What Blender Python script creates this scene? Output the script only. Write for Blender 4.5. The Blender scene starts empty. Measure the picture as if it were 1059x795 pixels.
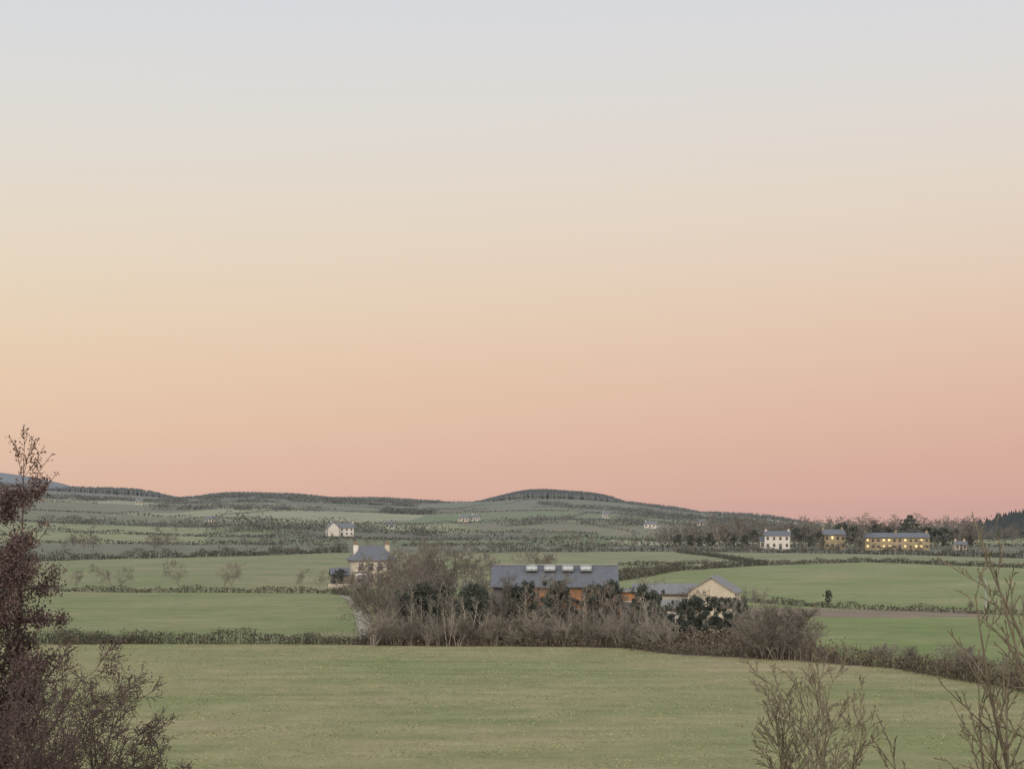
import bpy, math, random
import numpy as np
from mathutils import Vector

# ------------------------------------------------------------------ helpers
def lin(c):
    out=[]
    for v in c:
        v=v/255.0
        out.append(v/12.92 if v<=0.04045 else ((v+0.055)/1.055)**2.4)
    return tuple(out)

EYE=12.5           # eye height above the valley floor (m)
FPX=1976.0
def bx(col,d):     # easting at distance d of an image column
    return (col-529.5)/FPX*d
def gd(row):       # distance on the flat valley floor from an image row
    return EYE*FPX/(row-535.0)
def G(col,row):
    d=gd(row); return (bx(col,d),d)

def smooth(a,b,x):
    t=np.clip((x-a)/(b-a),0,1); return t*t*(3-2*t)

def und(x,y,w,seed):
    r=np.random.RandomState(seed); s=0
    for i in range(6):
        a=r.uniform(0,6.28); k=6.28/w*r.uniform(.6,1.8); p=r.uniform(0,6.28)
        s=s+np.sin((x*math.cos(a)+y*math.sin(a))*k+p)
    return s/6.0*1.6

SKC=np.array([-900,-200,0,70,130,190,250,330,420,450,500,540,590,640,700,760,800,900,980,1059,1300,1900],float)
SKR=np.array([503,500,503,509,512,516,513,516,520,520,518.5,516.5,517,521.5,530,534,538,545,549,548,540,538],float)
RD=3500.0
def height(x,y):
    x=np.asarray(x,float); y=np.asarray(y,float)
    d=np.maximum(y,1.0)
    z=9.0*(1-smooth(5,85,y))
    t=x/np.maximum(d,300)
    col=t*FPX+529.5
    rz=EYE+(535-(np.interp(col-14,SKC,SKR)+np.interp(col,SKC,SKR)+np.interp(col+14,SKC,SKR))/3)/FPX*RD
    s=np.clip((d-800)/(RD-800),0,1)
    s2=smooth(-0.25,1.15,s)
    s2=(s2-smooth(-0.25,1.15,0.0))/(smooth(-0.25,1.15,1.0)-smooth(-0.25,1.15,0.0))
    hill=rz*s2*0.6+rz*s*0.4
    hill=hill+und(x,y,900,3)*4.5*smooth(800,1500,d)*(1-smooth(2900,3400,d))
    hill=hill+und(x,y,350,5)*1.6*smooth(800,1200,d)*(1-smooth(2900,3400,d)*.7)
    back=smooth(3600,5200,d)
    hill=hill*(1-back)-35*back
    z=z+hill
    mc=np.interp(x/7500*FPX+529.5,[-1500,-700,-160,-60,0,30,60,90,140],[0,90,205,205,200,186,164,130,0])
    z=z+mc*np.exp(-((y-7500)/900.0)**2)*1.12
    z=z+9*np.exp(-((x-345)/80.0)**2-((y-1050)/140.0)**2)
    z=z+und(x,y,70,9)*0.12*smooth(60,120,y)+und(x,y,22,10)*0.04*smooth(60,120,y)
    return z
def hz(x,y): return float(height(x,y))

def mesh_obj(name,V,F,mat,parent=None,smoothf=False):
    V=np.asarray(V,np.float32); F=np.asarray(F,np.int32)
    me=bpy.data.meshes.new(name); k=F.shape[1]
    me.vertices.add(len(V)); me.vertices.foreach_set('co',V.ravel())
    me.loops.add(F.size); me.loops.foreach_set('vertex_index',F.ravel())
    me.polygons.add(len(F)); me.polygons.foreach_set('loop_start',np.arange(0,F.size,k,dtype=np.int32))
    me.polygons.foreach_set('loop_total',np.full(len(F),k,np.int32))
    if smoothf: me.polygons.foreach_set('use_smooth',np.ones(len(F),bool))
    me.update(calc_edges=True)
    if mat: me.materials.append(mat)
    ob=bpy.data.objects.new(name,me); bpy.context.scene.collection.objects.link(ob)
    if parent: ob.parent=parent
    return ob
def inst(name,me,loc,sc,rz,parent=None):
    ob=bpy.data.objects.new(name,me); bpy.context.scene.collection.objects.link(ob)
    ob.location=loc; ob.scale=sc if hasattr(sc,'__len__') else (sc,sc,sc); ob.rotation_euler=(0,0,rz)
    if parent: ob.parent=parent
    return ob
def empty(name,loc=(0,0,0),rz=0):
    e=bpy.data.objects.new(name,None); bpy.context.scene.collection.objects.link(e)
    e.location=loc; e.rotation_euler=(0,0,rz); e.empty_display_size=1; return e

# ------------------------------------------------------------------ materials
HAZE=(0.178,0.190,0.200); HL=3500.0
def hazed(nt,sock,k=1.0):  # distance haze painted into the base colour, stronger with world Y
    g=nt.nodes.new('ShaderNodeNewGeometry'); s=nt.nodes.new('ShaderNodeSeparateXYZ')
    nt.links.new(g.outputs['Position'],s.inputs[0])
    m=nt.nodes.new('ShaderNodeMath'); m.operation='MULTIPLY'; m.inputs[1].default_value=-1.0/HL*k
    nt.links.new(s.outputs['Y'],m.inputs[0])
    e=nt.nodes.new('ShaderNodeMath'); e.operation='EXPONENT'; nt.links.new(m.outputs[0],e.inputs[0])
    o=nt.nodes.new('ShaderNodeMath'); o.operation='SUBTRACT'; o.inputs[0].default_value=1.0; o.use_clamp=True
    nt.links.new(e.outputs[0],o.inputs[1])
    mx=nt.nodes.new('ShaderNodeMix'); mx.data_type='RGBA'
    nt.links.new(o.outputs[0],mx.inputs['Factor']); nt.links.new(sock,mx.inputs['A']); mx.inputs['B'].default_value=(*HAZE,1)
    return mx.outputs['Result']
def base(name,rough=0.95):
    m=bpy.data.materials.new(name); m.use_nodes=True; nt=m.node_tree
    b=nt.nodes['Principled BSDF']; b.inputs['Roughness'].default_value=rough
    b.inputs['Specular IOR Level'].default_value=0.15 if rough>0.7 else 0.5
    return m,nt,b
def leafmat(name,cols,rough=0.95,objvar=0.22,k=1.0):
    m,nt,b=base(name,rough)
    g=nt.nodes.new('ShaderNodeNewGeometry'); r=nt.nodes.new('ShaderNodeValToRGB')
    el=r.color_ramp.elements
    while len(el)<len(cols): el.new(0.5)
    for i,c in enumerate(cols):
        el[i].position=i/(len(cols)-1); el[i].color=(*c,1)
    nt.links.new(g.outputs['Random Per Island'],r.inputs[0])
    oi=nt.nodes.new('ShaderNodeObjectInfo'); mr=nt.nodes.new('ShaderNodeMapRange')
    mr.inputs['To Min'].default_value=1-objvar; mr.inputs['To Max'].default_value=1+objvar
    nt.links.new(oi.outputs['Random'],mr.inputs[0])
    vm=nt.nodes.new('ShaderNodeVectorMath'); vm.operation='SCALE'
    nt.links.new(r.outputs[0],vm.inputs[0]); nt.links.new(mr.outputs[0],vm.inputs['Scale'])
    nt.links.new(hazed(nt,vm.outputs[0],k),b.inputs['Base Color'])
    return m
def wallmat(name,c1,c2,scale=1.2,rough=0.9,bands=None):
    m,nt,b=base(name,rough)
    tc=nt.nodes.new('ShaderNodeTexCoord'); n=nt.nodes.new('ShaderNodeTexNoise'); n.inputs['Scale'].default_value=scale; n.inputs['Detail'].default_value=6
    nt.links.new(tc.outputs['Object'],n.inputs['Vector'])
    mx=nt.nodes.new('ShaderNodeMix'); mx.data_type='RGBA'; mx.inputs['A'].default_value=(*c1,1); mx.inputs['B'].default_value=(*c2,1)
    cr=nt.nodes.new('ShaderNodeMapRange'); cr.inputs['From Min'].default_value=.35; cr.inputs['From Max'].default_value=.65
    nt.links.new(n.outputs['Fac'],cr.inputs[0]); nt.links.new(cr.outputs[0],mx.inputs['Factor'])
    out=mx.outputs['Result']
    if bands:
        w=nt.nodes.new('ShaderNodeTexWave'); w.bands_direction=bands[0]; w.inputs['Scale'].default_value=bands[1]; w.inputs['Distortion'].default_value=0.3
        nt.links.new(tc.outputs['Object'],w.inputs['Vector'])
        mm=nt.nodes.new('ShaderNodeMix'); mm.data_type='RGBA'; mm.blend_type='MULTIPLY'; mm.inputs['Factor'].default_value=bands[2]
        nt.links.new(out,mm.inputs['A']); nt.links.new(w.outputs['Color'],mm.inputs['B']); out=mm.outputs['Result']
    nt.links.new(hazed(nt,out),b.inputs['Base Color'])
    return m

M_bark=leafmat('winter_bark',[(.145,.128,.108),(.198,.178,.152),(.11,.097,.085)])
M_bark_l=leafmat('pale_bark',[(.24,.215,.18),(.30,.275,.235),(.17,.15,.125)])
M_bark_y=leafmat('sapling_bark',[(.105,.092,.068),(.145,.128,.092),(.08,.068,.052)])
M_bark_d=leafmat('dark_bark',[(.06,.046,.044),(.085,.066,.06)])
M_redleaf=leafmat('dry_purple_leaves',[(.055,.040,.042),(.09,.065,.062),(.07,.05,.055),(.12,.085,.07)])
M_pod=leafmat('seed_pods',[(.20,.11,.08),(.12,.075,.065)])
M_ever=leafmat('evergreen_leaves',[(.036,.045,.041),(.056,.068,.056),(.044,.055,.047),(.075,.086,.068)])
M_hedge=leafmat('hedge_leaves',[(.058,.054,.042),(.092,.082,.06),(.046,.05,.038),(.08,.068,.054)])
M_hedge_b=leafmat('bramble_leaves',[(.12,.094,.072),(.155,.125,.094),(.098,.083,.065),(.13,.12,.085)])
M_far=leafmat('far_woodland',[(.045,.05,.042),(.06,.062,.052),(.05,.055,.047),(.068,.065,.055)],objvar=.12,k=1.0)
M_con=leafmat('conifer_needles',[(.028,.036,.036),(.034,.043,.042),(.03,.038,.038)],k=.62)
M_tuft=leafmat('grass_tufts',[(.208,.212,.102),(.238,.23,.122),(.195,.205,.095),(.22,.222,.112)])
M_white=wallmat('white_render',(.55,.53,.50),(.46,.44,.41))
M_cream=wallmat('cream_render',(.44,.395,.32),(.365,.33,.27))
M_ochre=wallmat('ochre_render',(.29,.23,.135),(.23,.185,.115))
M_slate=wallmat('slate_roof',(.085,.095,.115),(.125,.135,.155),3,0.6,('Z',2.2,.35))
M_grey=wallmat('grey_roof',(.15,.15,.155),(.20,.195,.195),2,0.7,('X',1.5,.2))
M_timber=wallmat('timber_cladding',(.34,.165,.07),(.25,.12,.055),2,0.8,('X',3.0,.3))
M_dark=wallmat('dark_cladding',(.06,.06,.065),(.085,.085,.09))
M_stone=wallmat('stone_wall',(.22,.20,.17),(.14,.13,.11),4)
M_metal=wallmat('grey_metal',(.28,.29,.31),(.23,.24,.25),2,.5)
M_track=wallmat('gravel_track',(.30,.28,.22),(.22,.21,.15),.8)
def glassmat(name,c):
    m,nt,b=base(name,.12); b.inputs['Base Color'].default_value=(*c,1); return m
M_glass=glassmat('window_glass',(.05,.055,.06))
M_sky=glassmat('rooflight_glass',(.36,.40,.42))  # pale base colour stands in for reflected sky
def litmat():
    m,nt,b=base('lit_window',.5); b.inputs['Base Color'].default_value=(.5,.4,.2,1)
    b.inputs['Emission Color'].default_value=(1,.78,.36,1); b.inputs['Emission Strength'].default_value=.8; return m
M_lit=litmat()

# ------------------------------------------------------------------ field layout
H1=[(-400,191),(-80,191),(-45.9,193),(-14.4,190),(10.4,185.7),(15.2,176),(25.5,168),(32.3,159),(37.2,139),(43,112),(55,80),(75,40)]
H2=[(-420,325),G(-60,611),G(60,611),G(200,612),G(345,613),G(378,618)]
H3=[(-900,560),G(-60,583),G(60,579),G(200,576),G(360,571)]
H4=[G(760,621),G(800,624),G(860,628),G(960,631),G(1059,634),(150,245),(400,230)]
H5=[G(630,592),G(700,589),G(790,584),G(900,581),G(1059,587),(280,470),(600,440)]
H6=[G(490,571),G(600,570),G(720,570),G(860,572),G(960,574),G(1059,577),(330,560)]
def ylin(P,x):
    P=sorted(P); return np.interp(x,[p[0] for p in P],[p[1] for p in P])
ROWS=[850,1020,1240,1520,1880,2350,2950,3450,4200]
def rowband(x,y):
    yy=y+und(x,y,700,21)*60
    return np.searchsorted(ROWS,yy)
def ground_col(x,y):
    n=len(x); C=np.zeros((n,3))
    front=np.array((.205,.210,.097)); frontb=np.array((.245,.225,.122))
    k=(und(x,y,60,31)*.5+.5)[:,None]
    C[:]=front*(1-k*.5)+frontb*k*.5
    past=(y>ylin(H1,x))
    right=x>13+(y-190)*0.03
    L=past&~right; R=past&right
    C[L]=(.185,.202,.090); C[R]=(.178,.205,.082)
    m=L&(y>ylin(H2,x)); C[m]=(.196,.204,.100)
    m=R&(y>ylin(H4,x)); C[m]=(.195,.216,.095)
    m=R&(y>ylin(H5,x)); C[m]=(.198,.205,.108)
    m=R&(y>ylin(H6,x)); C[m]=(.14,.138,.095)
    m=L&(y>ylin(H3,x)); C[m]=(.145,.147,.095)
    m=past&(x>-16)&(x<30)&(y<275); C[m]=(.13,.11,.075)
    m=past&(x>24)&(x<62)&(y>236+(x-24)*.25)&(y<264); C[m]=(.18,.15,.10)
    far=y>850
    pal=np.array([(.175,.20,.09),(.235,.24,.12),(.135,.155,.075),(.175,.165,.095),(.145,.18,.08),(.29,.285,.165),(.12,.12,.075),(.165,.16,.09),(.22,.235,.11)])
    rb=rowband(x,y); wid=110+rb*24
    ci=np.floor((x+und(x,y,500,23)*25+rb*71)/wid).astype(int)
    h=(np.abs(rb*7349+ci*9151+((ci*rb)%17)*331)%97)%len(pal)
    C[far]=pal[h][far]
    m=far&(y<1240)&(x<-160*y/1000.); C[m]=(.225,.235,.115)
    m=y>5200; C[m]=(.15,.175,.20)  # far mountain: blue-grey distance haze put into the ground colour
    return C
ys=np.concatenate([np.arange(-250,60,12.0),np.arange(60,185,2.0),np.arange(185,340,1.2),340*np.power(1.0075,np.arange(0,450))])
ys=ys[ys<9800]
ts=np.concatenate([np.linspace(-1.1,-.33,60,endpoint=False),np.arange(-.33,.33,.0022),np.linspace(.33,1.1,60)])
T,Y=np.meshgrid(ts,ys); X=T*(np.maximum(Y,0)+70)
x=X.ravel(); y=Y.ravel(); z=height(x,y)
nr,nc=X.shape
ii=np.arange(nr*nc).reshape(nr,nc)
F=np.stack([ii[:-1,:-1].ravel(),ii[:-1,1:].ravel(),ii[1:,1:].ravel(),ii[1:,:-1].ravel()],1)
gm,nt,b=base('pasture_grass',.95)
at=nt.nodes.new('ShaderNodeAttribute'); at.attribute_name='Col'
ge=nt.nodes.new('ShaderNodeNewGeometry')
def noise(scale,detail,vec=None,rough=.6):
    n=nt.nodes.new('ShaderNodeTexNoise'); n.inputs['Scale'].default_value=scale; n.inputs['Detail'].default_value=detail; n.inputs['Roughness'].default_value=rough
    if vec is None: nt.links.new(ge.outputs['Position'],n.inputs['Vector'])
    else: nt.links.new(vec,n.inputs['Vector'])
    return n.outputs['Fac']
mp=nt.nodes.new('ShaderNodeMapping'); mp.inputs['Scale'].default_value=(.25,1.3,1); mp.inputs['Rotation'].default_value=(0,0,.12)
nt.links.new(ge.outputs['Position'],mp.inputs['Vector'])
def mulramp(col,fac,lo,hi,a,bb):
    mr=nt.nodes.new('ShaderNodeMapRange'); mr.inputs['From Min'].default_value=lo; mr.inputs['From Max'].default_value=hi
    nt.links.new(fac,mr.inputs[0])
    mx=nt.nodes.new('ShaderNodeMix'); mx.data_type='RGBA'; mx.inputs['A'].default_value=(*a,1); mx.inputs['B'].default_value=(*bb,1)
    nt.links.new(mr.outputs[0],mx.inputs['Factor'])
    mm=nt.nodes.new('ShaderNodeMix'); mm.data_type='RGBA'; mm.blend_type='MULTIPLY'; mm.inputs['Factor'].default_value=1
    nt.links.new(col,mm.inputs['A']); nt.links.new(mx.outputs['Result'],mm.inputs['B']); return mm.outputs['Result']
c=at.outputs['Color']
c=mulramp(c,noise(.035,5),.35,.65,(.78,.89,.76),(1.18,1.07,1.22))
c=mulramp(c,noise(.35,6),.3,.7,(.83,.87,.81),(1.16,1.12,1.19))
c=mulramp(c,noise(.22,5,mp.outputs[0]),.35,.65,(.85,.89,.83),(1.14,1.09,1.16))
c=mulramp(c,noise(4.0,6,None,.75),.3,.7,(.76,.80,.74),(1.24,1.2,1.24))
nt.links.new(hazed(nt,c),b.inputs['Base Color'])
bp=nt.nodes.new('ShaderNodeBump'); bp.inputs['Strength'].default_value=.5; bp.inputs['Distance'].default_value=.15
nt.links.new(noise(2.5,6,None,.7),bp.inputs['Height']); nt.links.new(bp.outputs[0],b.inputs['Normal'])
ground=mesh_obj('ground',np.stack([x,y,z],1),F,gm,smoothf=True)
ca=ground.data.color_attributes.new('Col','FLOAT_COLOR','POINT')
C=ground_col(x,y); ca.data.foreach_set('color',np.concatenate([C,np.ones((len(C),1))],1).astype(np.float32).ravel())

# ------------------------------------------------------------------ generators
def randrot(r,n):
    a=r.normal(size=(n,3)); a/=np.linalg.norm(a,axis=1)[:,None]
    b_=r.normal(size=(n,3)); b_-=(b_*a).sum(1)[:,None]*a; b_/=np.linalg.norm(b_,axis=1)[:,None]
    return a,b_
def cards(P,s,r,asp=.6):
    n=len(P); a,b_=randrot(r,n); s=np.broadcast_to(np.asarray(s,float),(n,))[:,None]
    V=np.stack([P-a*s,P+b_*s*asp,P+a*s,P-b_*s*asp],1).reshape(-1,3)
    return V,np.arange(4*n).reshape(n,4)
def tubes(S,n=3):
    S=np.asarray(S,float); p0=S[:,0:3];p1=S[:,3:6];r0=S[:,6];r1=S[:,7]
    d=p1-p0; L=np.linalg.norm(d,axis=1); d/=np.maximum(L,1e-6)[:,None]
    up=np.where(np.abs(d[:,2:3])>.9,np.array([[1.,0,0]]),np.array([[0,0,1.]]))
    u=np.cross(d,up); u/=np.linalg.norm(u,axis=1)[:,None]; v=np.cross(d,u)
    m=len(S); V=np.zeros((m,2*n,3))
    for i in range(n):
        a=2*math.pi*i/n; o=u*math.cos(a)+v*math.sin(a)
        V[:,i]=p0+o*r0[:,None]; V[:,n+i]=p1+o*r1[:,None]
    Fs=[]
    off=np.arange(m)*2*n
    for i in range(n):
        j=(i+1)%n; Fs.append(np.stack([off+i,off+j,off+n+j,off+n+i],1))
    return V.reshape(-1,3),np.concatenate(Fs)
def nrm(v): return v/ (math.sqrt(v[0]*v[0]+v[1]*v[1]+v[2]*v[2])+1e-9)
def gen(seed,H,r0,nc,ang,ratio,wob=.12,trop=.05,tmin=.25,droop=0,lean=(0,0,1),minr=.008,stems=1,spreadstem=.3):
    r=random.Random(seed); segs=[]; tips=[]
    ml=len(nc)
    def br(p,d,L,rad,lvl):
        n=9 if lvl==0 else (5 if lvl==1 else 3)
        pts=[p]; ds=[d]; rs=[rad]; st=L/n
        for i in range(n):
            w=wob*(1.0 if lvl<2 else 1.6)
            d=nrm(d+np.array([r.gauss(0,w),r.gauss(0,w),r.gauss(0,w)+trop-(droop if lvl>=2 else 0)]))
            q=pts[-1]+d*st; rr=max(minr,rad*(1-.85*(i+1)/n))
            segs.append((*pts[-1],*q,rs[-1],rr)); pts.append(q); ds.append(d); rs.append(rr)
            if lvl>=ml-1: tips.append(q)
        if lvl<ml:
            for k in range(nc[lvl]):
                t=(tmin if lvl==0 else .15)+(1-(tmin if lvl==0 else .15))*((k+r.random())/nc[lvl])
                f=min(t*n,n-1e-3); i=int(f); f-=i
                q=pts[i]*(1-f)+pts[i+1]*f; dd=ds[i+1]
                a=r.uniform(0,6.283); u=nrm(np.cross(dd,np.array([math.cos(a),math.sin(a),.3])))
                an=math.radians(ang)*r.uniform(.65,1.25)
                nd=nrm(dd*math.cos(an)+u*math.sin(an))
                br(q,nd,L*ratio*(1.15-.65*t)*r.uniform(.75,1.2),max(minr,(rs[i]*(1-f)+rs[i+1]*f)*.55),lvl+1)
    for s in range(stems):
        a=r.uniform(0,6.283) ; l=np.array(lean,float)
        if stems>1: l=l+np.array([math.cos(a),math.sin(a),0])*spreadstem*r.uniform(.4,1.3)
        br(np.array([math.cos(a)*.15*(stems>1),math.sin(a)*.15*(stems>1),-.15]),nrm(l),H*(r.uniform(.75,1.05) if stems>1 else 1),r0,0)
    return segs,np.array(tips)
def keep_mesh(ob):
    me=ob.data; bpy.data.objects.remove(ob); return me

bare=[]
for i in range(5):
    s,t=gen(100+i,1.0*8,.15,[12,7,5,3],48,.52,wob=.13,trop=.05,tmin=.18,minr=.014)
    V,F=tubes(s,3); bare.append(keep_mesh(mesh_obj('bare_tree_mesh',V,F,M_bark)))
scrub=[]
for i in range(5):
    s,t=gen(200+i,4.5,.06,[8,6,4],35,.5,wob=.12,trop=.04,tmin=.3,minr=.012,stems=6,spreadstem=.38)
    V,F=tubes(s,3); scrub.append(keep_mesh(mesh_obj('scrub_mesh',V,F,M_bark_l if i%2 else M_bark)))
birch=[]
for i in range(3):
    s,t=gen(260+i,6.0,.075,[14,5,3],42,.24,wob=.05,trop=.03,tmin=.38,minr=.012,stems=2,spreadstem=.12)
    V,F=tubes(s,3); birch.append(keep_mesh(mesh_obj('birch_mesh',V,F,M_bark_l)))
far_bare=[]
for i in range(4):
    s,t=gen(300+i,9,.2,[12,7,4],50,.5,wob=.14,trop=.04,tmin=.15,minr=.035)
    V,F=tubes(s,3); far_bare.append(keep_mesh(mesh_obj('far_tree_mesh',V,F,M_bark)))
def ever_mesh(seed,H,R):
    r=np.random.RandomState(seed)
    s,_=gen(seed,H*.92,.12,[10,5],55,.35,tmin=.25,minr=.02)
    V1,F1=tubes(s,4)
    P=[]
    lean=r.uniform(-.25,.25,2)
    for k in range(54):
        t=r.uniform(.34,1.0)**.9; a=r.uniform(0,6.28)
        prof=(.4+.6*math.sin(min(1,(1.04-t)/.72)*math.pi*.75+.1))*(1+.4*math.sin(3*a+seed))
        rr=R*prof*r.uniform(.15,1.1)
        c0=np.array([math.cos(a)*rr+lean[0]*t*2,math.sin(a)*rr+lean[1]*t*2,H*t])
        cr=r.uniform(.22,.58)*R*.42
        m=85; q=r.normal(size=(m,3)); q/=np.linalg.norm(q,axis=1)[:,None]; q*=cr*r.uniform(.4,1.25,size=(m,1))
        q[:,2]*=1.15; P.append(c0+q)
    P=np.concatenate(P); V2,F2=cards(P,r.uniform(.06,.14,len(P)),r)
    F2=F2+len(V1)
    ob=mesh_obj('evergreen_mesh',np.concatenate([V1,V2]),np.concatenate([F1,F2]),M_ever)
    ob.data.materials.append(M_bark)
    mi=np.zeros(len(ob.data.polygons),np.int32); mi[:len(F1)]=1; ob.data.polygons.foreach_set('material_index',mi)
    return keep_mesh(ob)
ever=[ever_mesh(400+i,6.0,1.8) for i in range(6)]

def poly_pts(P,step):
    out=[]
    for (a,b_) in zip(P[:-1],P[1:]):
        L=math.hypot(b_[0]-a[0],b_[1]-a[1]); n=max(1,int(L/step))
        for i in range(n): out.append((a[0]+(b_[0]-a[0])*i/n,a[1]+(b_[1]-a[1])*i/n))
    return np.array(out)
def hedge(name,P,h,w,dens,size,mat,seed=0,gap=0.0,rag=.35,parent=None,twigs=True):
    r=np.random.RandomState(seed)
    B=poly_pts(P,1.0/dens)
    n=len(B)
    s=np.cumsum(np.r_[0,np.hypot(*(B[1:]-B[:-1]).T)])
    hh=h*(1+rag*(np.sin(s*.9/h+seed)*.4+np.sin(s*.37/h+2*seed)*.5+np.sin(s*2.3/h)*.3))
    if gap>0:
        k=np.sin(s*.06+seed)+np.sin(s*.17+seed*3); keep=k>(-2+gap*2); B=B[keep]; hh=hh[keep]; n=len(B)
    if n==0: return
    px=B[:,0]+r.normal(size=n)*w*.4; py=B[:,1]+r.normal(size=n)*w*.4
    pz=height(px,py)+hh*np.power(r.uniform(0,1,n),.75)
    V,F=cards(np.stack([px,py,pz],1),r.uniform(.5,1.3,n)*size,r,.7)
    if twigs:
        m=n//5; idx=r.randint(0,n,m)
        p0=np.stack([px[idx],py[idx],height(px[idx],py[idx])-.1],1)
        d=np.stack([r.normal(size=m)*.25,r.normal(size=m)*.25,np.ones(m)],1)
        p1=p0+d*(hh[idx]*r.uniform(.7,1.25,m))[:,None]
        V2,F2=tubes(np.concatenate([p0,p1,np.full((m,1),size*.22),np.full((m,1),size*.1)],1),3)
        V=np.concatenate([V,V2]); F=np.concatenate([F,F2+4*n])
    return mesh_obj(name,V,F,mat,parent)

r=np.random.RandomState(3)
n=80000
dd=np.sqrt(r.uniform(88**2,192**2,n)); tt=r.uniform(-.33,.33,n); gx=tt*dd
k=dd<ylin(H1,gx)-.6; gx=gx[k]; dd=dd[k]; n=len(gx)
gz=height(gx,dd); a=r.uniform(0,3.14,n); wv=r.uniform(.02,.07,n)*(1+.6*und(gx,dd,9,61)); hv=r.uniform(.03,.08,n)
V=np.stack([np.stack([gx-np.cos(a)*wv,dd-np.sin(a)*wv,gz-.01],1),np.stack([gx+np.cos(a)*wv,dd+np.sin(a)*wv,gz-.01],1),
            np.stack([gx+r.normal(size=n)*.05,dd+r.normal(size=n)*.05,gz+hv],1)],1).reshape(-1,3)
mesh_obj('pasture_tufts',V,np.arange(3*n).reshape(n,3),M_tuft)

# ------------------------------------------------------------------ hedges
hedge('field_hedge',[(-120,191),(-45.9,193),(-14.4,190)],1.1,.9,100,.10,M_hedge,1,rag=.45)
hedge('bramble_thicket',[(-15,191),(10.4,187),(15.2,178),(25.5,169.5)],.8,1.8,110,.11,M_hedge_b,2)
hedge('bramble_thicket',[(14,188),(20,184),(27,176)],1.5,5,150,.13,M_hedge_b,3)
hedge('bramble_thicket',[(-14,197),(12,194),(24,188)],1.3,3.5,150,.13,M_hedge_b,31)
hedge('field_hedge',[(25.5,168),(32.3,159.5),(37.2,140),(44,112)],1.3,1.4,130,.10,M_hedge_b,4)
hedge('field_hedge',[(-200,325)]+H2[1:],.9,.9,45,.14,M_hedge,5,rag=.5)
hedge('field_hedge',[(-380,560)]+H3[1:],2.0,2.0,22,.30,M_hedge,6,rag=.7)
hedge('field_hedge',H4[:-1],.75,.8,45,.12,M_hedge,7,rag=.5)
hedge('field_hedge',H5[:-1],1.1,1.2,30,.20,M_hedge,8,rag=.5)
hedge('field_hedge',H6,1.9,2.0,20,.30,M_hedge,9,rag=.7)
hedge('field_hedge',[G(700,589),G(640,600),G(600,604)],1.6,1.6,28,.22,M_hedge,10)
hedge('field_hedge',[G(790,584),G(735,575),G(700,571)],1.1,1.4,24,.22,M_hedge,12)
hedge('field_hedge',[G(640,584),G(700,583),G(790,582)],1.0,1.4,24,.22,M_hedge,15)
hedge('field_hedge',[G(-60,583),G(-20,600),G(30,606)],1.6,1.5,28,.22,M_hedge,13)
hedge('bramble_thicket',[G(60,664),G(150,663),G(160,663)],1.3,1.6,110,.11,M_hedge,14)

r=np.random.RandomState(77)
PP=[];SS=[]
for i,rw in enumerate(ROWS[:-1]):
    xs=np.arange(-.36*rw,.36*rw,max(1.2,rw/900.)*.4)
    yy=rw-und(xs,np.full_like(xs,rw),700,21)*60
    k=np.sin(xs*.011+i*2.1)+np.sin(xs*.031+i)+1.5
    m=(k>0); xs=xs[m]; yy=yy[m]
    hgt=1.3+1.3*np.clip(np.sin(xs*.05+i)+np.sin(xs*.13+i*3),0,2)
    for rep in range(3):
        xx=xs+r.normal(size=len(xs))*.9; y2=yy+r.normal(size=len(xs))*1.0
        PP.append(np.stack([xx,y2,height(xx,y2)+hgt*r.uniform(0,1,len(xs))],1)); SS.append(r.uniform(.4,.8,len(xs))*(.7+rw/4500.))
    nx=ROWS[i+1]; wid=150+(i+1)*36
    for xc in np.arange(-.36*rw,.36*rw,wid):
        xq=xc+r.uniform(-25,25); yv=np.arange(rw-20,nx+10,1.2)
        xx=xq+(yv-rw)*r.uniform(-.4,.4)+r.normal(size=len(yv))*.5
        PP.append(np.stack([xx,yv,height(xx,yv)+1.5*r.uniform(0,1,len(yv))],1)); SS.append(r.uniform(.4,.7,len(yv))*(.7+rw/4500.))
P=np.concatenate(PP); S=np.concatenate(SS)
V,F=cards(P,S,r,.7); mesh_obj('distant_hedgerows',V,F,M_far)
WB=empty('distant_woodland')
for i,(c0,c1,d,h,w_) in enumerate([(25,235,1240,4,6),(232,300,1100,7,22),(300,372,1180,6,20),(378,470,1150,6,12),(150,330,1780,5,10),(520,705,1420,5,10),
        (700,850,1230,8,26),(60,300,2400,5,10),(300,430,2650,6,14),(560,770,2500,5,12),(840,1010,1320,8,24),(100,450,3050,5,10),(650,790,1750,7,20),(975,1100,1120,8,24),
        (0,110,2050,5,14),(395,450,1850,5,12),(780,880,1050,7,24),(690,780,960,6,16)]):
    P0=[]
    for k in range(9):
        cc=c0+(c1-c0)*k/8.; P0.append((bx(cc,d),d+math.sin(k*1.3+i)*d*.018+(k-4)*d*.006*((i%3)-1)))
    hedge('wood_belt',P0,h,w_,8+w_*.4,.34+d/5000.,M_far,100+i,gap=.42,rag=.5,parent=WB,twigs=False)

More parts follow.
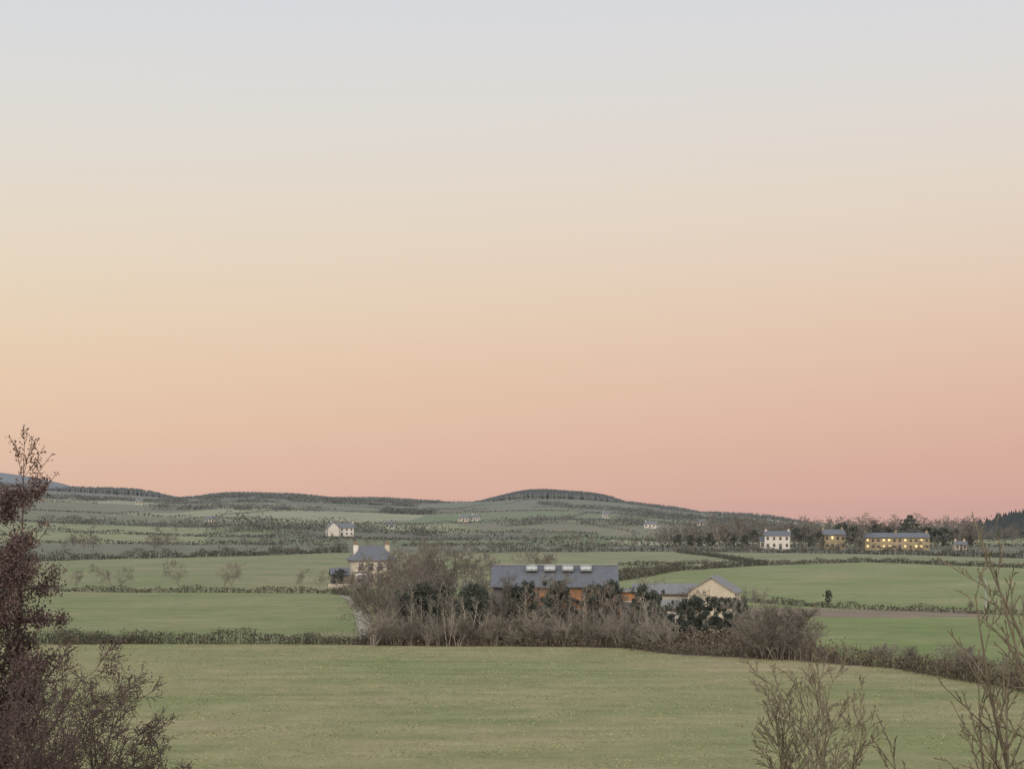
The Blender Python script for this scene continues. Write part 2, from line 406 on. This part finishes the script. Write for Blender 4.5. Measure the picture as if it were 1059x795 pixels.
def conifers(name,cols,d0,d1,h,sp,mat,flat=2.2):
    rr=np.random.RandomState(5); VV=[];FF=[];off=0
    x0,x1=bx(cols[0],(d0+d1)/2),bx(cols[1],(d0+d1)/2)
    n_t=int((x1-x0)*(d1-d0)/(sp*sp))
    for q in range(n_t):
        xj=rr.uniform(x0,x1); yj=rr.uniform(d0,d1); u=abs(2*(xj-x0)/(x1-x0)-1)
        hh=h*rr.uniform(.84,1.08)*max(.12,(1-u**flat))*(1+.07*math.sin(xj*.045)); zz=hz(xj,yj); n=6; R=h*.26
        for (zb,zt,rb) in ((.0,.72,R*1.15),(.35,1.0,R*.85)):
            a=np.arange(n)/n*6.283+rr.uniform(0,6); j=rr.uniform(.75,1.2,n)
            V=np.stack([xj+np.cos(a)*rb*j,yj+np.sin(a)*rb*j,np.full(n,zz+hh*zb)],1)
            V=np.vstack([V,[xj,yj,zz+hh*zt]]); VV.append(V)
            FF.append(np.array([(off+i,off+(i+1)%n,off+n) for i in range(n)])); off+=n+1
    return mesh_obj(name,np.vstack(VV),np.vstack(FF),mat)
conifers('conifer_plantation',(492,662),3330,3540,19,5.5,M_con,2.4)
conifers('conifer_plantation',(45,190),3380,3480,14,6,M_con)
conifers('conifer_plantation',(170,375),3400,3500,10,6,M_con)
conifers('conifer_plantation',(335,470),3420,3500,9,6,M_con)
conifers('conifer_plantation',(-160,50),3340,3420,12,7,M_con)
conifers('conifer_plantation',(620,740),3380,3480,11,6,M_con)
conifers('conifer_plantation',(700,850),3380,3450,10,7,M_con)
conifers('conifer_plantation',(1000,1200),990,1120,13,4.6,M_con,3)

# ------------------------------------------------------------------ trees
rg=random.Random(12)
def put(name,protos,col,d,H,h0,parent=None,wide=1.0):
    x_=bx(col,d); s=H/h0
    me=protos[rg.randrange(len(protos))]
    return inst(name,me,(x_,d,hz(x_,d)-.1),(s*wide,s*wide,s),rg.uniform(0,6.28),parent)
for col,d,H in [(388,200,5.6),(396,196,6.8),(404,200,8.0),(414,203,8.8),(424,206,9.0),(434,206,8.8),(402,192,6.2),(415,197,7.2),(428,199,7.8),(440,200,8.0),(450,210,8.2),(392,206,6.6),(420,198,8.4),(408,208,8.4)]:
    put('bare_tree',bare,col,d,H*.98,8,wide=1.15)
for i in range(46):
    col=385+i*6.8+rg.uniform(-4,4); d=188.5+rg.uniform(-1,2)-max(0,(col-620))*.10
    put('bare_shrub',scrub,col,d,rg.uniform(1.8,4.0),5.2,wide=1.2)
for i in range(42):
    col=425+i*6.4+rg.uniform(-4,4); d=189.5+rg.uniform(-1,3)-max(0,(col-620))*.10
    put('birch_sapling',birch,col,d,rg.uniform(3.4,6.6) if i%3 else rg.uniform(3,4.5),6.2,wide=1.1)
for i in range(30):
    col=440+i*8+rg.uniform(-4,4); d=203+rg.uniform(0,6)-max(0,(col-620))*.10
    put('bare_shrub',scrub,col,d,rg.uniform(2.5,3.8) if 505<col<665 else rg.uniform(4,5.2),5.2)
for col,d,H in [(468,191,6.8),(476,196,6.4),(512,191,6.6),(557,191,6.4),(598,191,6.5),(648,190,6.4),(690,189,5.8),(780,182,4.8),(515,196,5.8),(560,196,6.2),(654,196,6.0)]:
    put('bare_tree',bare,col,d,H*.98,8,wide=1.05)
for col,d,H,w in [(424,194,5.8,.9),(437,193,6.4,.95),(458,194,6.2,.95),(486,193,6.4,.95),(497,192,6.1,.85),(530,193,6.2,.9),(541,192,6.6,.9),(573,192,6.7,.95),(583,193,6.0,.8),(615,192,6.3,.95),(629,193,6.6,.9),(663,191,6.1,.9),(676,190,5.7,.85),
                  (703,187,4.7,.85),(718,186,5.2,.95),(735,185,5.2,1.0),(751,185,5.1,.95),(766,186,4.6,.85)]:
    put('evergreen_tree',ever,col,d,H,6.5,wide=w)
for col,d,H in [(784,172,4.8),(796,173,5.4),(808,172,5.4),(820,170,4.8),(776,176,4.0),(802,169,4.4),(828,172,4.0),(790,170,4.6),(814,174,5.2)]:
    put('bare_shrub',scrub,col,d,H,5.2,wide=1.3)
for i in range(16):
    t=i/15.; x_=31+t*9; d=163-t*38
    s=rg.uniform(2.0,3.3)/5.2
    inst('bare_shrub',scrub[rg.randrange(5)],(x_+rg.uniform(0,3),d+rg.uniform(-1,2),hz(x_,d)-.1),(s*1.4,s*1.4,s),rg.uniform(0,6))
for col,d,H in [(446,262,8.6),(458,268,9.0),(470,270,9.2),(482,266,8.9),(494,272,8.4),(505,275,6.6),(436,280,8),(540,290,7.6),(556,300,7.6),(548,285,7.4),(425,300,7.0)]:
    put('bare_tree',bare,col,d,H*.98,8,wide=1.1)
for col,d,H in [(352,350,3.4),(430,345,4.6),(345,345,2.6),(440,338,5),(424,352,5.0)]:
    put('evergreen_tree',ever,col,d,H,6.4,wide=1.2)
for col,d,H in [(404,338,3.6),(414,336,4.6),(398,334,2.8),(364,340,2.2),(424,340,6.0),(380,336,2.4)]:
    put('bare_tree',bare,col,d,H,8,wide=1.2)
for col,d,H in [(118,333,4.8),(125,330,4),(188,335,5),(232,335,4.6),(240,337,4.2),(306,330,3.8),(82,333,3.5),(330,332,3.2),(20,333,4)]:
    put('bare_tree',bare,col,d,H,8,wide=1.2)
put('evergreen_tree',ever,855,268,2.6,6.4,wide=.9)
for col,d,H in [(765,262,3),(780,262,3.4),(1000,255,2),(1040,250,2.2)]:
    put('bare_shrub',scrub,col,d,H,5.2)
E=empty('distant_trees')
for i in range(90):
    col=670+i*3.8+rg.uniform(-5,5)
    if 780<col<822 or 846<col<874: d=rg.uniform(800,900)
    else: d=rg.uniform(745,900)
    if 890<col<962 : d=rg.uniform(790,880)
    H=rg.uniform(7,14) if col>700 else rg.uniform(4,8)
    put('bare_crown',far_bare,col,d,H,9.5,E,wide=1.35)
for i in range(46):
    k=[(30,110),(150,200),(235,370)][i%3]
    col=rg.uniform(*k); d=rg.uniform(700,800) if i%2 else rg.uniform(1000,1200)
    put('bare_crown',far_bare,col,d,rg.uniform(3.5,7.5),9.5,E,wide=1.4)
for i in range(20):
    col=990+i*6+rg.uniform(-6,6); d=rg.uniform(850,1000)
    put('bare_crown',far_bare,col,d,rg.uniform(6,11),9.5,E,wide=1.2)
for i in range(34):
    col=360+i*9+rg.uniform(-6,6); d=rg.uniform(705,900)
    put('bare_crown',far_bare,col,d,rg.uniform(3,5.5),9.5,E,wide=1.4)
for col,H in [(842,6),(884,4.5),(900,3),(915,2.6),(940,3),(954,4.5),(966,6),(825,5),(778,5),(872,3.5)]:
    put('bare_crown',far_bare,col,735,H,9.5,E,wide=1.3)
for col,d,H in [(712,745,6),(722,745,5),(735,750,7),(748,775,8),(756,770,7),(770,760,6),(882,760,7),(888,744,3.5),(905,800,10),(965,770,8),(972,780,9),(830,780,9),(838,745,5.5),(844,760,7),(880,790,10),(975,745,5),(780,790,8),(826,800,9),(1002,760,6),(918,800,9),(958,790,9),(985,790,8),(870,800,11),(700,760,6)]:
    put('evergreen_tree',ever,col,d,H,6.4,wide=1.4)
def cedar(loc,H):
    r2=np.random.RandomState(8); s,_=gen(55,H,.35,[10,5],80,.38,trop=0,tmin=.3,minr=.05)
    V1,F1=tubes(s,5); P=[]
    for t,w in ((.35,.32),(.5,.45),(.62,.38),(.74,.30),(.85,.18),(.96,.08)):
        m=520; a=r2.uniform(0,6.28,m); rr=np.sqrt(r2.uniform(0,1,m))*H*w
        P.append(np.stack([np.cos(a)*rr,np.sin(a)*rr,H*t+r2.normal(size=m)*.25-rr*.05],1))
    P=np.vstack(P); V2,F2=cards(P,r2.uniform(.25,.5,len(P)),r2)
    o=mesh_obj('cedar_tree',np.vstack([V1,V2]),np.vstack([F1,F2+len(V1)]),M_ever); o.location=loc
cedar((bx(940,785),785,hz(bx(940,785),785)-.1),13.5)

# ------------------------------------------------------------------ foreground trees
def fg_tree(name,segs,tips,loc,mbark,mleaf,nleaf,ls,seed,clump=.10,sides=5):
    r2=np.random.RandomState(seed)
    V1,F1=tubes(segs,sides)
    Vs=[V1];Fs=[F1];mi=[np.zeros(len(F1),np.int32)]
    if nleaf:
        q=tips[r2.randint(0,len(tips),nleaf)]+r2.normal(size=(nleaf,3))*clump
        V2,F2=cards(q,r2.uniform(.5,1.3,nleaf)*ls,r2,.55); Vs.append(V2);Fs.append(F2+len(V1)); mi.append(np.ones(len(F2),np.int32))
    o=mesh_obj(name,np.vstack(Vs),np.vstack(Fs),mbark)
    if nleaf: o.data.materials.append(mleaf); o.data.polygons.foreach_set('material_index',np.concatenate(mi))
    o.location=loc; return o
d=25.; x_=bx(-8,d); s,t=gen(901,5.4,.10,[52,9,5,3],72,.25,wob=.07,trop=.04,tmin=.12,minr=.0035)
fg_tree('copper_leaved_tree',s,t,(x_,d,hz(x_,d)-.1),M_bark_d,M_redleaf,64000,.022,1,.055,4)
x2=bx(-60,d); s,t=gen(921,5.2,.10,[30,8,5,3],62,.26,wob=.07,trop=.04,tmin=.15,minr=.004)
fg_tree('copper_leaved_tree',s,t,(x2,d+1,hz(x2,d)-.1),M_bark_d,M_redleaf,26000,.023,11,.05,4)
x2=bx(5,d); s,t=gen(902,3.5,.05,[12,8,6],42,.5,wob=.12,trop=.02,tmin=.2,minr=.004,stems=7,spreadstem=.5)
fg_tree('garden_shrub',s,t,(x2,d-.6,hz(x2,d)-.1),M_bark_d,M_redleaf,16000,.019,2,.05,4)
x2=bx(50,d); s,t=gen(903,2.75,.04,[11,8,6],45,.5,wob=.13,trop=.0,tmin=.2,minr=.004,stems=9,spreadstem=.75)
fg_tree('garden_shrub',s,t,(x2,d+.4,hz(x2,d)-.1),M_bark_d,M_redleaf,8000,.016,3,.05,4)
x2=bx(4,25.6); s,t=gen(904,6.1,.035,[22,6,4],52,.17,wob=.03,trop=.03,tmin=.74,minr=.004)
fg_tree('seed_pod_tree',s,t[t[:,2]>4.5],(x2,25.6,hz(x2,25.6)-.1),M_bark_d,M_pod,560,.026,5,.03)
d=35.; x2=bx(858,d); s,t=gen(905,4.0,.036,[10,6,3],36,.42,wob=.08,trop=.06,tmin=.35,minr=.008,stems=4,spreadstem=.36)
fg_tree('bare_sapling',s,t,(x2,d,hz(x2,d)-.1),M_bark_y,M_pod,0,.01,6)
x2=bx(800,d); s,t=gen(915,3.2,.028,[8,5,3],36,.42,wob=.09,trop=.06,tmin=.35,minr=.008,stems=3,spreadstem=.25)
fg_tree('bare_sapling',s,t,(x2,d+1,hz(x2,d)-.1),M_bark_y,M_pod,0,.01,6)
d=20.
for (c0,lean,H,rad,sd) in [(1178,(-.50,0,1),4.6,.055,907),(1068,(-.42,0,1),2.85,.036,908),(1062,(-.06,.1,1),3.5,.046,909),(988,(.04,0,1),2.5,.03,911),(1130,(-.28,0,1),4.2,.048,912),(1085,(-.12,0,1),3.9,.044,917),(1015,(.14,0,1),3.0,.036,919),(960,(-.08,0,1),2.3,.026,923),(1040,(-.2,0,1),2.9,.036,925)]:
    x2=bx(c0,d); s,t=gen(sd,H,rad,[11,4,2],34,.27,wob=.06,trop=.03,tmin=.35,minr=.006,lean=lean)
    fg_tree('bare_young_tree',s,t,(x2,d,hz(x2,d)-.1),M_bark_y,M_pod,0,.01,7)

# ------------------------------------------------------------------ buildings
def box(name,sx,sy,sz,loc,mat,parent):
    x0,x1=-sx/2,sx/2;y0,y1=-sy/2,sy/2
    V=[(x0,y0,0),(x1,y0,0),(x1,y1,0),(x0,y1,0),(x0,y0,sz),(x1,y0,sz),(x1,y1,sz),(x0,y1,sz)]
    F=[(0,3,2,1),(4,5,6,7),(0,1,5,4),(1,2,6,5),(2,3,7,6),(3,0,4,7)]
    o=mesh_obj(name,V,F,mat,parent); o.location=loc; return o
def pyobj(name,V,F,mat,parent,loc=(0,0,0)):
    me=bpy.data.meshes.new(name); me.from_pydata(V,[],F); me.materials.append(mat)
    o=bpy.data.objects.new(name,me); bpy.context.scene.collection.objects.link(o); o.parent=parent; o.location=loc; return o
def gable_walls(name,w,dep,he,hr,mat,parent,loc=(0,0,0)):
    w2,d2=w/2,dep/2
    V=[(-w2,-d2,-.5),(w2,-d2,-.5),(w2,d2,-.5),(-w2,d2,-.5),(-w2,-d2,he),(w2,-d2,he),(w2,d2,he),(-w2,d2,he),(-w2,0,hr),(w2,0,hr)]
    F=[(0,1,5,4),(2,3,7,6),(1,2,6,9,5),(3,0,4,8,7),(4,5,9,8),(6,7,8,9)]
    return pyobj(name,V,F,mat,parent,loc)
def gable_roof(name,w,dep,he,hr,mat,parent,ov=.35,th=.16,loc=(0,0,0)):
    d2=dep/2; sl=(hr-he)/d2; w2=w/2+ov; yo=d2+ov; ze=he-sl*ov
    V=[];F=[]
    for sgn in(-1,1):
        b0=len(V); V+=[(-w2,sgn*yo,ze+.03),(w2,sgn*yo,ze+.03),(w2,0,hr+.03),(-w2,0,hr+.03),(-w2,sgn*yo,ze+th),(w2,sgn*yo,ze+th),(w2,0,hr+th),(-w2,0,hr+th)]
        F+=[(b0+0,b0+1,b0+2,b0+3),(b0+4,b0+5,b0+6,b0+7),(b0+0,b0+1,b0+5,b0+4),(b0+1,b0+2,b0+6,b0+5),(b0+3,b0+0,b0+4,b0+7)]
    return pyobj(name,V,F,mat,parent,loc)
def window(parent,x_,z_,w,h,yf,mat=None,frame=None):
    box('window_frame',w+.16,.10,h+.16,(x_,yf-.05,z_-.08),frame or M_white,parent)
    box('window_pane',w,.05,h,(x_,yf-.126,z_),mat or M_glass,parent)
def chimney(parent,x_,y_,z0,h,mat,s=.8):
    box('chimney_stack',s,s*.7,h,(x_,y_,z0),mat,parent); box('chimney_cap',s+.15,s*.7+.15,.12,(x_,y_,z0+h),M_stone,parent)
    box('chimney_pot',.22,.22,.4,(x_-.18,y_,z0+h+.12),M_timber,parent); box('chimney_pot',.22,.22,.4,(x_+.18,y_,z0+h+.12),M_timber,parent)
def house(name,col,d,w,dep,he,hr,rot,wm,rm,nwin,storeys,chim=(-1,1),lit=(),cm=None,zoff=0,wh=.42,fm=None):
    x_=bx(col,d); e=empty(name,(x_,d,hz(x_,d)+zoff),math.radians(rot))
    gable_walls('walls',w,dep,he,hr,wm,e); gable_roof('roof',w,dep,he,hr,rm,e)
    fl=he/storeys
    for s in range(storeys):
        for i in range(nwin):
            xx=-w/2+w*(i+.5)/nwin
            if s==0 and i==nwin//2: box('door',1.0,.12,2.1,(xx,-dep/2-.06,0),M_dark,e); continue
            window(e,xx,fl*s+fl*.36,.85,fl*wh,-dep/2,M_lit if (s*nwin+i) in lit else None,fm)
    for c in chim: chimney(e,c*(w/2-.5),0,hr-.5,1.3,cm or wm)
    box('gutter',w+.7,.12,.12,(0,-dep/2-.42,he-.18),M_dark,e)
    return e
d=356.; x_=bx(385,d); e=empty('country_house',(x_,d,hz(x_,d)),math.radians(14))
box('walls',7.6,7.8,4.7,(0,0,-.02),M_cream,e)
def hip(name,w,dep,z0,h,mat,parent,ridge,loc=(0,0,0)):
    w2,d2=w/2,dep/2
    V=[(-w2,-d2,z0),(w2,-d2,z0),(w2,d2,z0),(-w2,d2,z0),(-ridge/2,0,z0+h),(ridge/2,0,z0+h),(-w2,-d2,z0-.15),(w2,-d2,z0-.15),(w2,d2,z0-.15),(-w2,d2,z0-.15)]
    F=[(0,1,5,4),(1,2,5),(2,3,4,5),(3,0,4),(6,7,1,0),(7,8,2,1),(8,9,3,2),(9,6,0,3)]
    pyobj(name,V,F,mat,parent,loc)
hip('roof',8.4,8.6,4.75,2.5,M_slate,e,3.6)
for xx in (-2.7,-.9,.9,2.7):
    window(e,xx,2.95,.85,1.2,-3.9)
    if xx!=.9: window(e,xx,.7,.85,1.3,-3.9)
box('door',1.1,.12,2.2,(.9,-3.96,0),M_dark,e)
chimney(e,-3.0,0,5.2,2.3,M_white,.9); chimney(e,3.0,.5,5.2,2.3,M_cream,.9)
box('bay_window',2.0,1.0,2.4,(-2.7,-4.5,0),M_white,e); box('bay_roof',2.3,1.2,.2,(-2.7,-4.5,2.42),M_slate,e)
box('bay_glass',1.6,.06,1.4,(-2.7,-5.04,.7),M_glass,e)
house('stone_outbuilding',352,352,3.0,3.2,2.2,3.2,10,M_stone,M_slate,1,1,chim=())
box('garden_wall',4,.35,.8,(bx(352,344),344,hz(bx(352,344),344)-.1),M_cream,None)
xb0,xb1=-2.3,12.6; d=230.; cx=(xb0+xb1)/2
e=empty('timber_clad_barn',(cx,d,hz(cx,d)),math.radians(-2))
W=xb1-xb0-.6; DP=8.0
gable_walls('walls',W,DP,4.35,6.55,M_dark,e); gable_roof('roof',W,DP,4.35,6.55,M_slate,e,ov=.4)
box('timber_cladding',W-3.4,.14,4.0,(1.6,-DP/2-.075,.1),M_timber,e)
for i in range(7): box('post',.16,.1,4.0,(-W/2+3.4+i*1.75,-DP/2-.2,.1),M_dark,e)
for i in range(3): window(e,-1.5+i*3.5,.6,1.1,1.5,-DP/2-.15,frame=M_dark)
for i in range(4):
    xx=-W/2+4.4+i*2.15
    box('rooflight',1.4,1.6,.62,(xx,-1.0,6.05),M_metal,e)
    box('rooflight_glass',1.2,1.4,.05,(xx,-1.05,6.69),M_sky,e)
    box('rooflight_front',1.2,.06,.46,(xx,-1.835,6.13),M_sky,e)
    box('rooflight_mullion',.07,.05,.46,(xx,-1.895,6.13),M_metal,e)
box('ridge_cap',W+.8,.3,.1,(0,0,6.74),M_metal,e); box('gutter',W+.8,.14,.14,(0,-DP/2-.48,4.18),M_dark,e)
e2=empty('timber_extension',(13.7,231,hz(13.7,231)),math.radians(-2))
box('walls',2.9,6.5,3.6,(0,0,-.02),M_timber,e2); box('flat_roof',3.3,6.9,.25,(0,0,3.6),M_grey,e2); window(e2,0,1.2,1.2,1.3,-3.25)
house('grey_roofed_outbuilding',686,246,7.6,7,2.9,3.9,-4,M_cream,M_grey,3,1,chim=())
d=243.; x_=bx(738,d); e4=empty('gabled_cottage',(x_,d,hz(x_,d)),math.radians(90-12))
gable_walls('walls',8.0,5.9,3.1,4.95,M_cream,e4); gable_roof('roof',8.0,5.9,3.1,4.95,M_grey,e4,ov=.3)
for yy in(-1.4,1.4):
    box('window_pane',.08,1.0,1.2,(-4.05,yy,1.0),M_glass,e4)
house('white_shed',692,206,1.8,2.4,2.9,3.6,-8,M_white,M_grey,1,1,chim=())
house('white_farmhouse',354,1074,13,7,4.6,7.0,8,M_white,M_slate,5,2)
house('white_farm_wing',344,1068,6,6,4.8,7.6,-70,M_white,M_slate,2,2,chim=(-1,))
house('white_manor',803,768,10,8,5.4,6.9,-8,M_white,M_slate,4,2)
house('white_manor_wing',790,772,3.6,7,3.2,4.6,-8,M_white,M_slate,2,1,chim=())
house('ochre_house',860,765,8.6,7,5.8,7.7,6,M_ochre,M_slate,4,2,lit=(5,),fm=M_stone)
house('long_schoolhouse',925,752,25,8,4.8,6.4,-3,M_ochre,M_slate,12,2,chim=(-1,0,1),lit=(0,3,4,7,9,10,12,15,16,19,22),fm=M_ochre,wh=.36)
house('roadside_cottage',991,740,4.5,4,2.2,3.3,3,M_cream,M_slate,3,1,fm=M_stone)
for col,dd,w in [(480,1500,8),(492,1505,6),(673,1400,9),(218,1350,6),(626,1600,5),(145,1900,7),(405,1300,5),(437,1950,6),(725,1500,7)]:
    house('distant_cottage',col,dd,w,6,3.0,4.9,rg.uniform(-20,20),M_white if rg.random()<.6 else M_cream,M_slate,3,1,chim=(-1,),zoff=.3)

# ------------------------------------------------------------------ small things
def strip(name,P,w,mat,lift=.02):
    B=poly_pts(P,1.5); dv=np.gradient(B,axis=0); dv/=np.linalg.norm(dv,axis=1)[:,None]; nv=np.stack([-dv[:,1],dv[:,0]],1)
    a=B+nv*w/2; c=B-nv*w/2
    V=np.vstack([np.column_stack([a,height(a[:,0],a[:,1])+lift]),np.column_stack([c,height(c[:,0],c[:,1])+lift])]); n=len(B)
    return mesh_obj(name,V,[(i,i+1,n+i+1,n+i) for i in range(n-1)],mat)
strip('farm_track',[G(352,612),G(366,620),G(374,635),G(379,652),G(381,661)],1.6,M_track,.05)
def pole(name,col,d,h,rad,mat,arm=False):
    x_=bx(col,d); e=empty(name,(x_,d,hz(x_,d)-.1))
    V,F=tubes([(0,0,0,0,0,h,rad,rad*.75)],8); mesh_obj('shaft',V,F,mat,e)
    box('cap',rad*2.2,rad*2.2,.06,(0,0,h),mat,e)
    return e
pole('telegraph_pole',1017,262,4.4,.08,M_metal)
e=pole('notice_board',671,184.5,1.0,.04,M_white); box('board',.5,.06,.5,(0,-.08,.65),M_white,e); box('board_text_panel',.36,.02,.3,(0,-.125,.75),M_grey,e)
for k in range(24):
    c0=700+k*6; pole('fence_post',c0,181-k*.62,.95,.045,M_stone)
for k in range(20):
    pole('fence_post',70+k*15,196,1.25,.05,M_stone)

# ------------------------------------------------------------------ world / light / camera
w=bpy.data.worlds.new('World'); bpy.context.scene.world=w; w.use_nodes=True; nt=w.node_tree
bg=nt.nodes['Background']
tc=nt.nodes.new('ShaderNodeTexCoord'); sp=nt.nodes.new('ShaderNodeSeparateXYZ'); nt.links.new(tc.outputs['Generated'],sp.inputs[0])
def ramp(st):
    r_=nt.nodes.new('ShaderNodeValToRGB'); r_.color_ramp.interpolation='B_SPLINE'; el=r_.color_ramp.elements
    while len(el)<len(st): el.new(.5)
    for i,(p,c) in enumerate(st): el[i].position=p; el[i].color=(*lin(c),1)
    nt.links.new(sp.outputs['Z'],r_.inputs[0]); return r_.outputs[0]
up=[(.34,(206,212,221)),(.6,(176,192,214)),(1.0,(140,166,202))]
Lr=ramp([(0,(213,175,159)),(.012,(219,183,163)),(.045,(226,194,169)),(.085,(229,204,176)),(.125,(229,212,189)),(.17,(226,216,203)),(.215,(220,218,214)),(.262,(213,215,220))]+up)
Rr=ramp([(0,(200,160,153)),(.012,(207,164,154)),(.045,(216,174,158)),(.085,(222,188,167)),(.125,(226,201,182)),(.17,(225,211,197)),(.215,(221,215,209)),(.262,(216,216,220))]+up)
mr=nt.nodes.new('ShaderNodeMapRange'); mr.inputs['From Min'].default_value=-.3; mr.inputs['From Max'].default_value=.3; nt.links.new(sp.outputs['X'],mr.inputs[0])
mx=nt.nodes.new('ShaderNodeMix'); mx.data_type='RGBA'; nt.links.new(mr.outputs[0],mx.inputs['Factor']); nt.links.new(Lr,mx.inputs['A']); nt.links.new(Rr,mx.inputs['B'])
gl=nt.nodes.new('ShaderNodeMapRange'); gl.interpolation_type='SMOOTHSTEP'; gl.inputs['From Min'].default_value=.1; gl.inputs['From Max'].default_value=-.9; gl.inputs['To Min'].default_value=0; gl.inputs['To Max'].default_value=2.2
nt.links.new(sp.outputs['Y'],gl.inputs[0])
sc=nt.nodes.new('ShaderNodeVectorMath'); sc.operation='SCALE'; sc.inputs[0].default_value=(1,.86,.68); nt.links.new(gl.outputs[0],sc.inputs['Scale'])
sk=nt.nodes.new('ShaderNodeTexSky'); sk.sky_type='NISHITA'; sk.sun_disc=False; sk.sun_elevation=math.radians(3); sk.sun_rotation=math.radians(180)
sk2=nt.nodes.new('ShaderNodeVectorMath'); sk2.operation='SCALE'; sk2.inputs['Scale'].default_value=.006; nt.links.new(sk.outputs[0],sk2.inputs[0])
a1=nt.nodes.new('ShaderNodeVectorMath'); a1.operation='ADD'; nt.links.new(mx.outputs['Result'],a1.inputs[0]); nt.links.new(sc.outputs[0],a1.inputs[1])
a2=nt.nodes.new('ShaderNodeVectorMath'); a2.operation='ADD'; nt.links.new(a1.outputs[0],a2.inputs[0]); nt.links.new(sk2.outputs[0],a2.inputs[1])
nt.links.new(a2.outputs[0],bg.inputs['Color']); bg.inputs['Strength'].default_value=1.0
sl=bpy.data.lights.new('sun','SUN'); sl.energy=.8; sl.angle=math.radians(25); sl.color=(1,.9,.78)
so=bpy.data.objects.new('sun',sl); bpy.context.scene.collection.objects.link(so); so.rotation_euler=(math.radians(62),0,math.radians(-18))
cam=bpy.data.cameras.new('camera'); cam.lens=36*FPX/1059.; cam.sensor_width=36; cam.clip_end=20000; cam.clip_start=.1
co=bpy.data.objects.new('camera',cam); bpy.context.scene.collection.objects.link(co); co.location=(0,0,EYE)
co.rotation_euler=(math.radians(90)+math.atan(137.5/FPX),0,0); bpy.context.scene.camera=co
s=bpy.context.scene; s.view_settings.view_transform='Standard'; s.view_settings.look='None'; s.view_settings.exposure=0
